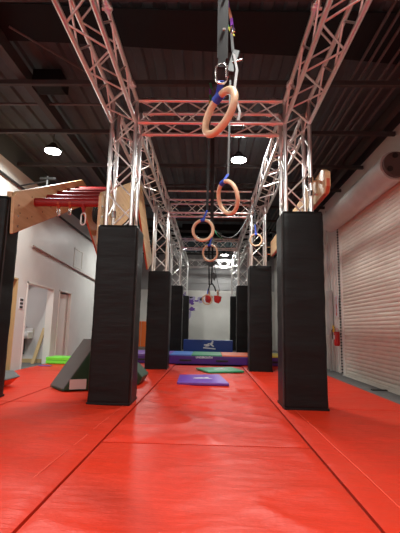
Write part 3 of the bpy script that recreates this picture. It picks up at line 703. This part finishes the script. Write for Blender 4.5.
# ------------------------------------------------------------ right wall details
ex = empty('fire_extinguisher', 'red fire extinguisher with a yellow tag on the right wall', 'extinguisher', (3.22, 9.82, .62))
ex_c = (3.17, 9.88)
child(MB().tube([(ex_c[0], ex_c[1], z) for z in (.64, .66, .69, .98, 1.04, 1.07)], [.05, .068, .072, .072, .045, .03], 16), 'cylinder', 'ext', ex, smooth=True)
child(MB().tube([(ex_c[0], ex_c[1], z) for z in (.99, 1.06)], [.0745, .05], 16), 'shoulder_band', 'label', ex)
child(MB().box((ex_c[0], ex_c[1]-.02, .90), (XR-.02, ex_c[1]+.02, .94)), 'wall_hook', 'conduit', ex)
child(MB().box((ex_c[0]-.04, ex_c[1]-.02, 1.07), (ex_c[0]+.05, ex_c[1]+.02, 1.15)), 'valve', 'porcelain', ex)
child(MB().box((ex_c[0]-.085, ex_c[1]-.05, .98), (ex_c[0]-.07, ex_c[1]+.06, 1.14)), 'tag', 'yel', ex)
child(MB().box((ex_c[0]-.078, ex_c[1]-.045, .80), (ex_c[0]-.066, ex_c[1]+.03, .90)), 'label_patch', 'white', ex)
child(MB().tube([(ex_c[0]-.04, ex_c[1], 1.10), (ex_c[0]-.10, ex_c[1]+.06, 1.02), (ex_c[0]-.08, ex_c[1]+.08, .80)], .012, 8), 'hose', 'blk', ex, smooth=True)
es = empty('extinguisher_sign', 'vertical white sign with red letters and arrow above the extinguisher', 'sign', (XR-.04, 10.0, 1.6))
child(MB().box((XR-.045, 10.14, 1.36), (XR-.032, 10.44, 1.92)), 'board', 'white', es)
for k, ch in enumerate('FIRE'):
    text_mesh(ch, .15, 'letter', 'redp', es, Matrix.Translation((XR-.047, 10.29, 1.84-k*.10)) @ Matrix(((0, 0, -1, 0), (-1, 0, 0, 0), (0, 1, 0, 0), (0, 0, 0, 1))))
child(MB().prism([(10.29, 1.38), (10.35, 1.46), (10.31, 1.46), (10.31, 1.50), (10.27, 1.50), (10.27, 1.46), (10.23, 1.46)], 'x', XR-.050, XR-.045), 'arrow', 'redp', es)
pb_ = empty('electric_panel', 'tall grey metal electrical trunking left of the fire extinguisher', 'panel', (3.3, 10.35, 0))
child(MB().box((3.22, 10.62, .9), (XR-.032, 10.86, 2.1)), 'cabinet', 'drum', pb_, bevel=.006)
child(MB().tube([(3.27, 10.74, FZ), (3.27, 10.74, .9)], .03, 8), 'conduit', 'drum', pb_, smooth=True)
child(MB().tube([(3.27, 10.80, 2.1), (3.27, 10.80, 4.4)], .02, 8), 'conduit', 'drum', pb_, smooth=True)

# ------------------------------------------------------------ ceiling services
first = None
for k, x in enumerate((2.05, 2.17, 2.29, 2.47, 2.59, 2.78)):
    if first is None:
        first = MB().tube([(x, YF+.1, 4.72), (x, YB-.1, 4.72)], .02, 8).build('ceiling_pipe', 'conduit', smooth=True, org=(x, 0, 4.72))
        tag(first, 'first thin pipe of the bundle under the roof, farthest from the roller door', 'pipe', 'thin pipes under the roof on the right'); c = first
    else:
        c = first.copy(); COL.objects.link(c); c.location.x = x
        c['label'] = ['', 'second thin pipe of the roof bundle on the right', 'third thin pipe of the roof bundle on the right', 'fourth thin pipe of the roof bundle on the right', 'fifth thin pipe of the roof bundle on the right', 'thin pipe of the roof bundle closest to the right wall'][k]
tag(MB().tube([(-2.6, 4.3, 4.72), (-1.55, 5.6, 4.72)], .015, 6).build('ceiling_pipe', 'conduit', smooth=True), 'thin pipe running diagonally under the roof at upper left', 'pipe')
tag(MB().tube([(XL+.1, 6.02, 4.72), (-1.6, 6.02, 4.72)], .022, 8).build('ceiling_pipe', 'conduit', smooth=True), 'thin pipe crossing the roof left of the trusses, nearer than the left lamp', 'pipe')
tag(MB().tube([(-1.1, 9.3, 4.40), (1.0, 9.3, 4.40)], .024, 8).build('ceiling_pipe', 'trimw', smooth=True), 'white pipe crossing between the trusses behind the bright lamp', 'pipe')
hb = empty('unit_heater', 'black box heater hanging under the roof at upper left', 'heater', (-2.6, 5.4, 4.6))
child(MB().prism([(5.36, 4.64), (5.36, 4.9), (5.72, 4.9), (5.72, 4.70), (5.62, 4.64)], 'x', -2.79, -2.36), 'casing', 'duct', hb)
for x in (-2.7, -2.45): child(MB().tube([(x, 5.5, 4.9), (x, 5.5, 5.0)], .012, 6), 'hanger_rod', 'cable', hb)
du = empty('air_duct', 'black duct block crossing the far ceiling beyond the second cross truss', 'duct', (0, 13.0, 4.2))
child(MB().box((-1.0, 12.9, 4.32), (1.0, 13.3, 4.54)), 'duct_body', 'duct', du)
child(MB().box((-2.7, 15.0, 4.6), (2.4, 15.5, 4.95)), 'branch_duct', 'duct', du)
tag(MB().tube([(-2.3, 8.9, 4.36), (2.3, 8.9, 4.5)], .02, 6).build('ceiling_pipe', 'cable', smooth=True), 'dark thin pipe crossing above the trusses beyond the lamps', 'pipe')

# ------------------------------------------------------------ lamps
LL = ['round bright lamp over the plywood arch, upper left', 'bright lamp in the middle of the ceiling, over the second ring', 'small bright lamp at the far end of the hall', 'lamp over the left side behind the arch',
      'lamp above the front of the aisle', 'lamp above the near left side', 'lamp behind the viewer over the aisle', 'lamp behind the viewer on the left']
for k, (x, y, P) in enumerate(LAMPS):
    f = empty('ceiling_lamp', LL[k], 'lamp', (x, y, LAMP_Z), 'round high-bay lamps')
    child(MB().tube([(x, y, z) for z in (LAMP_Z, LAMP_Z+.05, LAMP_Z+.10, LAMP_Z+.16)], [.17, .165, .10, .06], 24), 'housing', 'blk', f, smooth=False)
    child(MB().tube([(x, y, LAMP_Z-.012), (x, y, LAMP_Z)], .155, 24), 'lens', 'lens', f)
    child(MB().tube([(x, y, LAMP_Z+.16), (x, y, ZC)], .01, 6), 'hanger', 'cable', f)
    ld = bpy.data.lights.new('lamp_light', 'AREA'); ld.shape = 'DISK'; ld.size = .30; ld.energy = P; ld.color = (.98, 1, .95); ld.spread = SPREAD
    lo = bpy.data.objects.new('lamp_light', ld); COL.objects.link(lo); lo.location = (0, 0, -.02); lo.parent = f
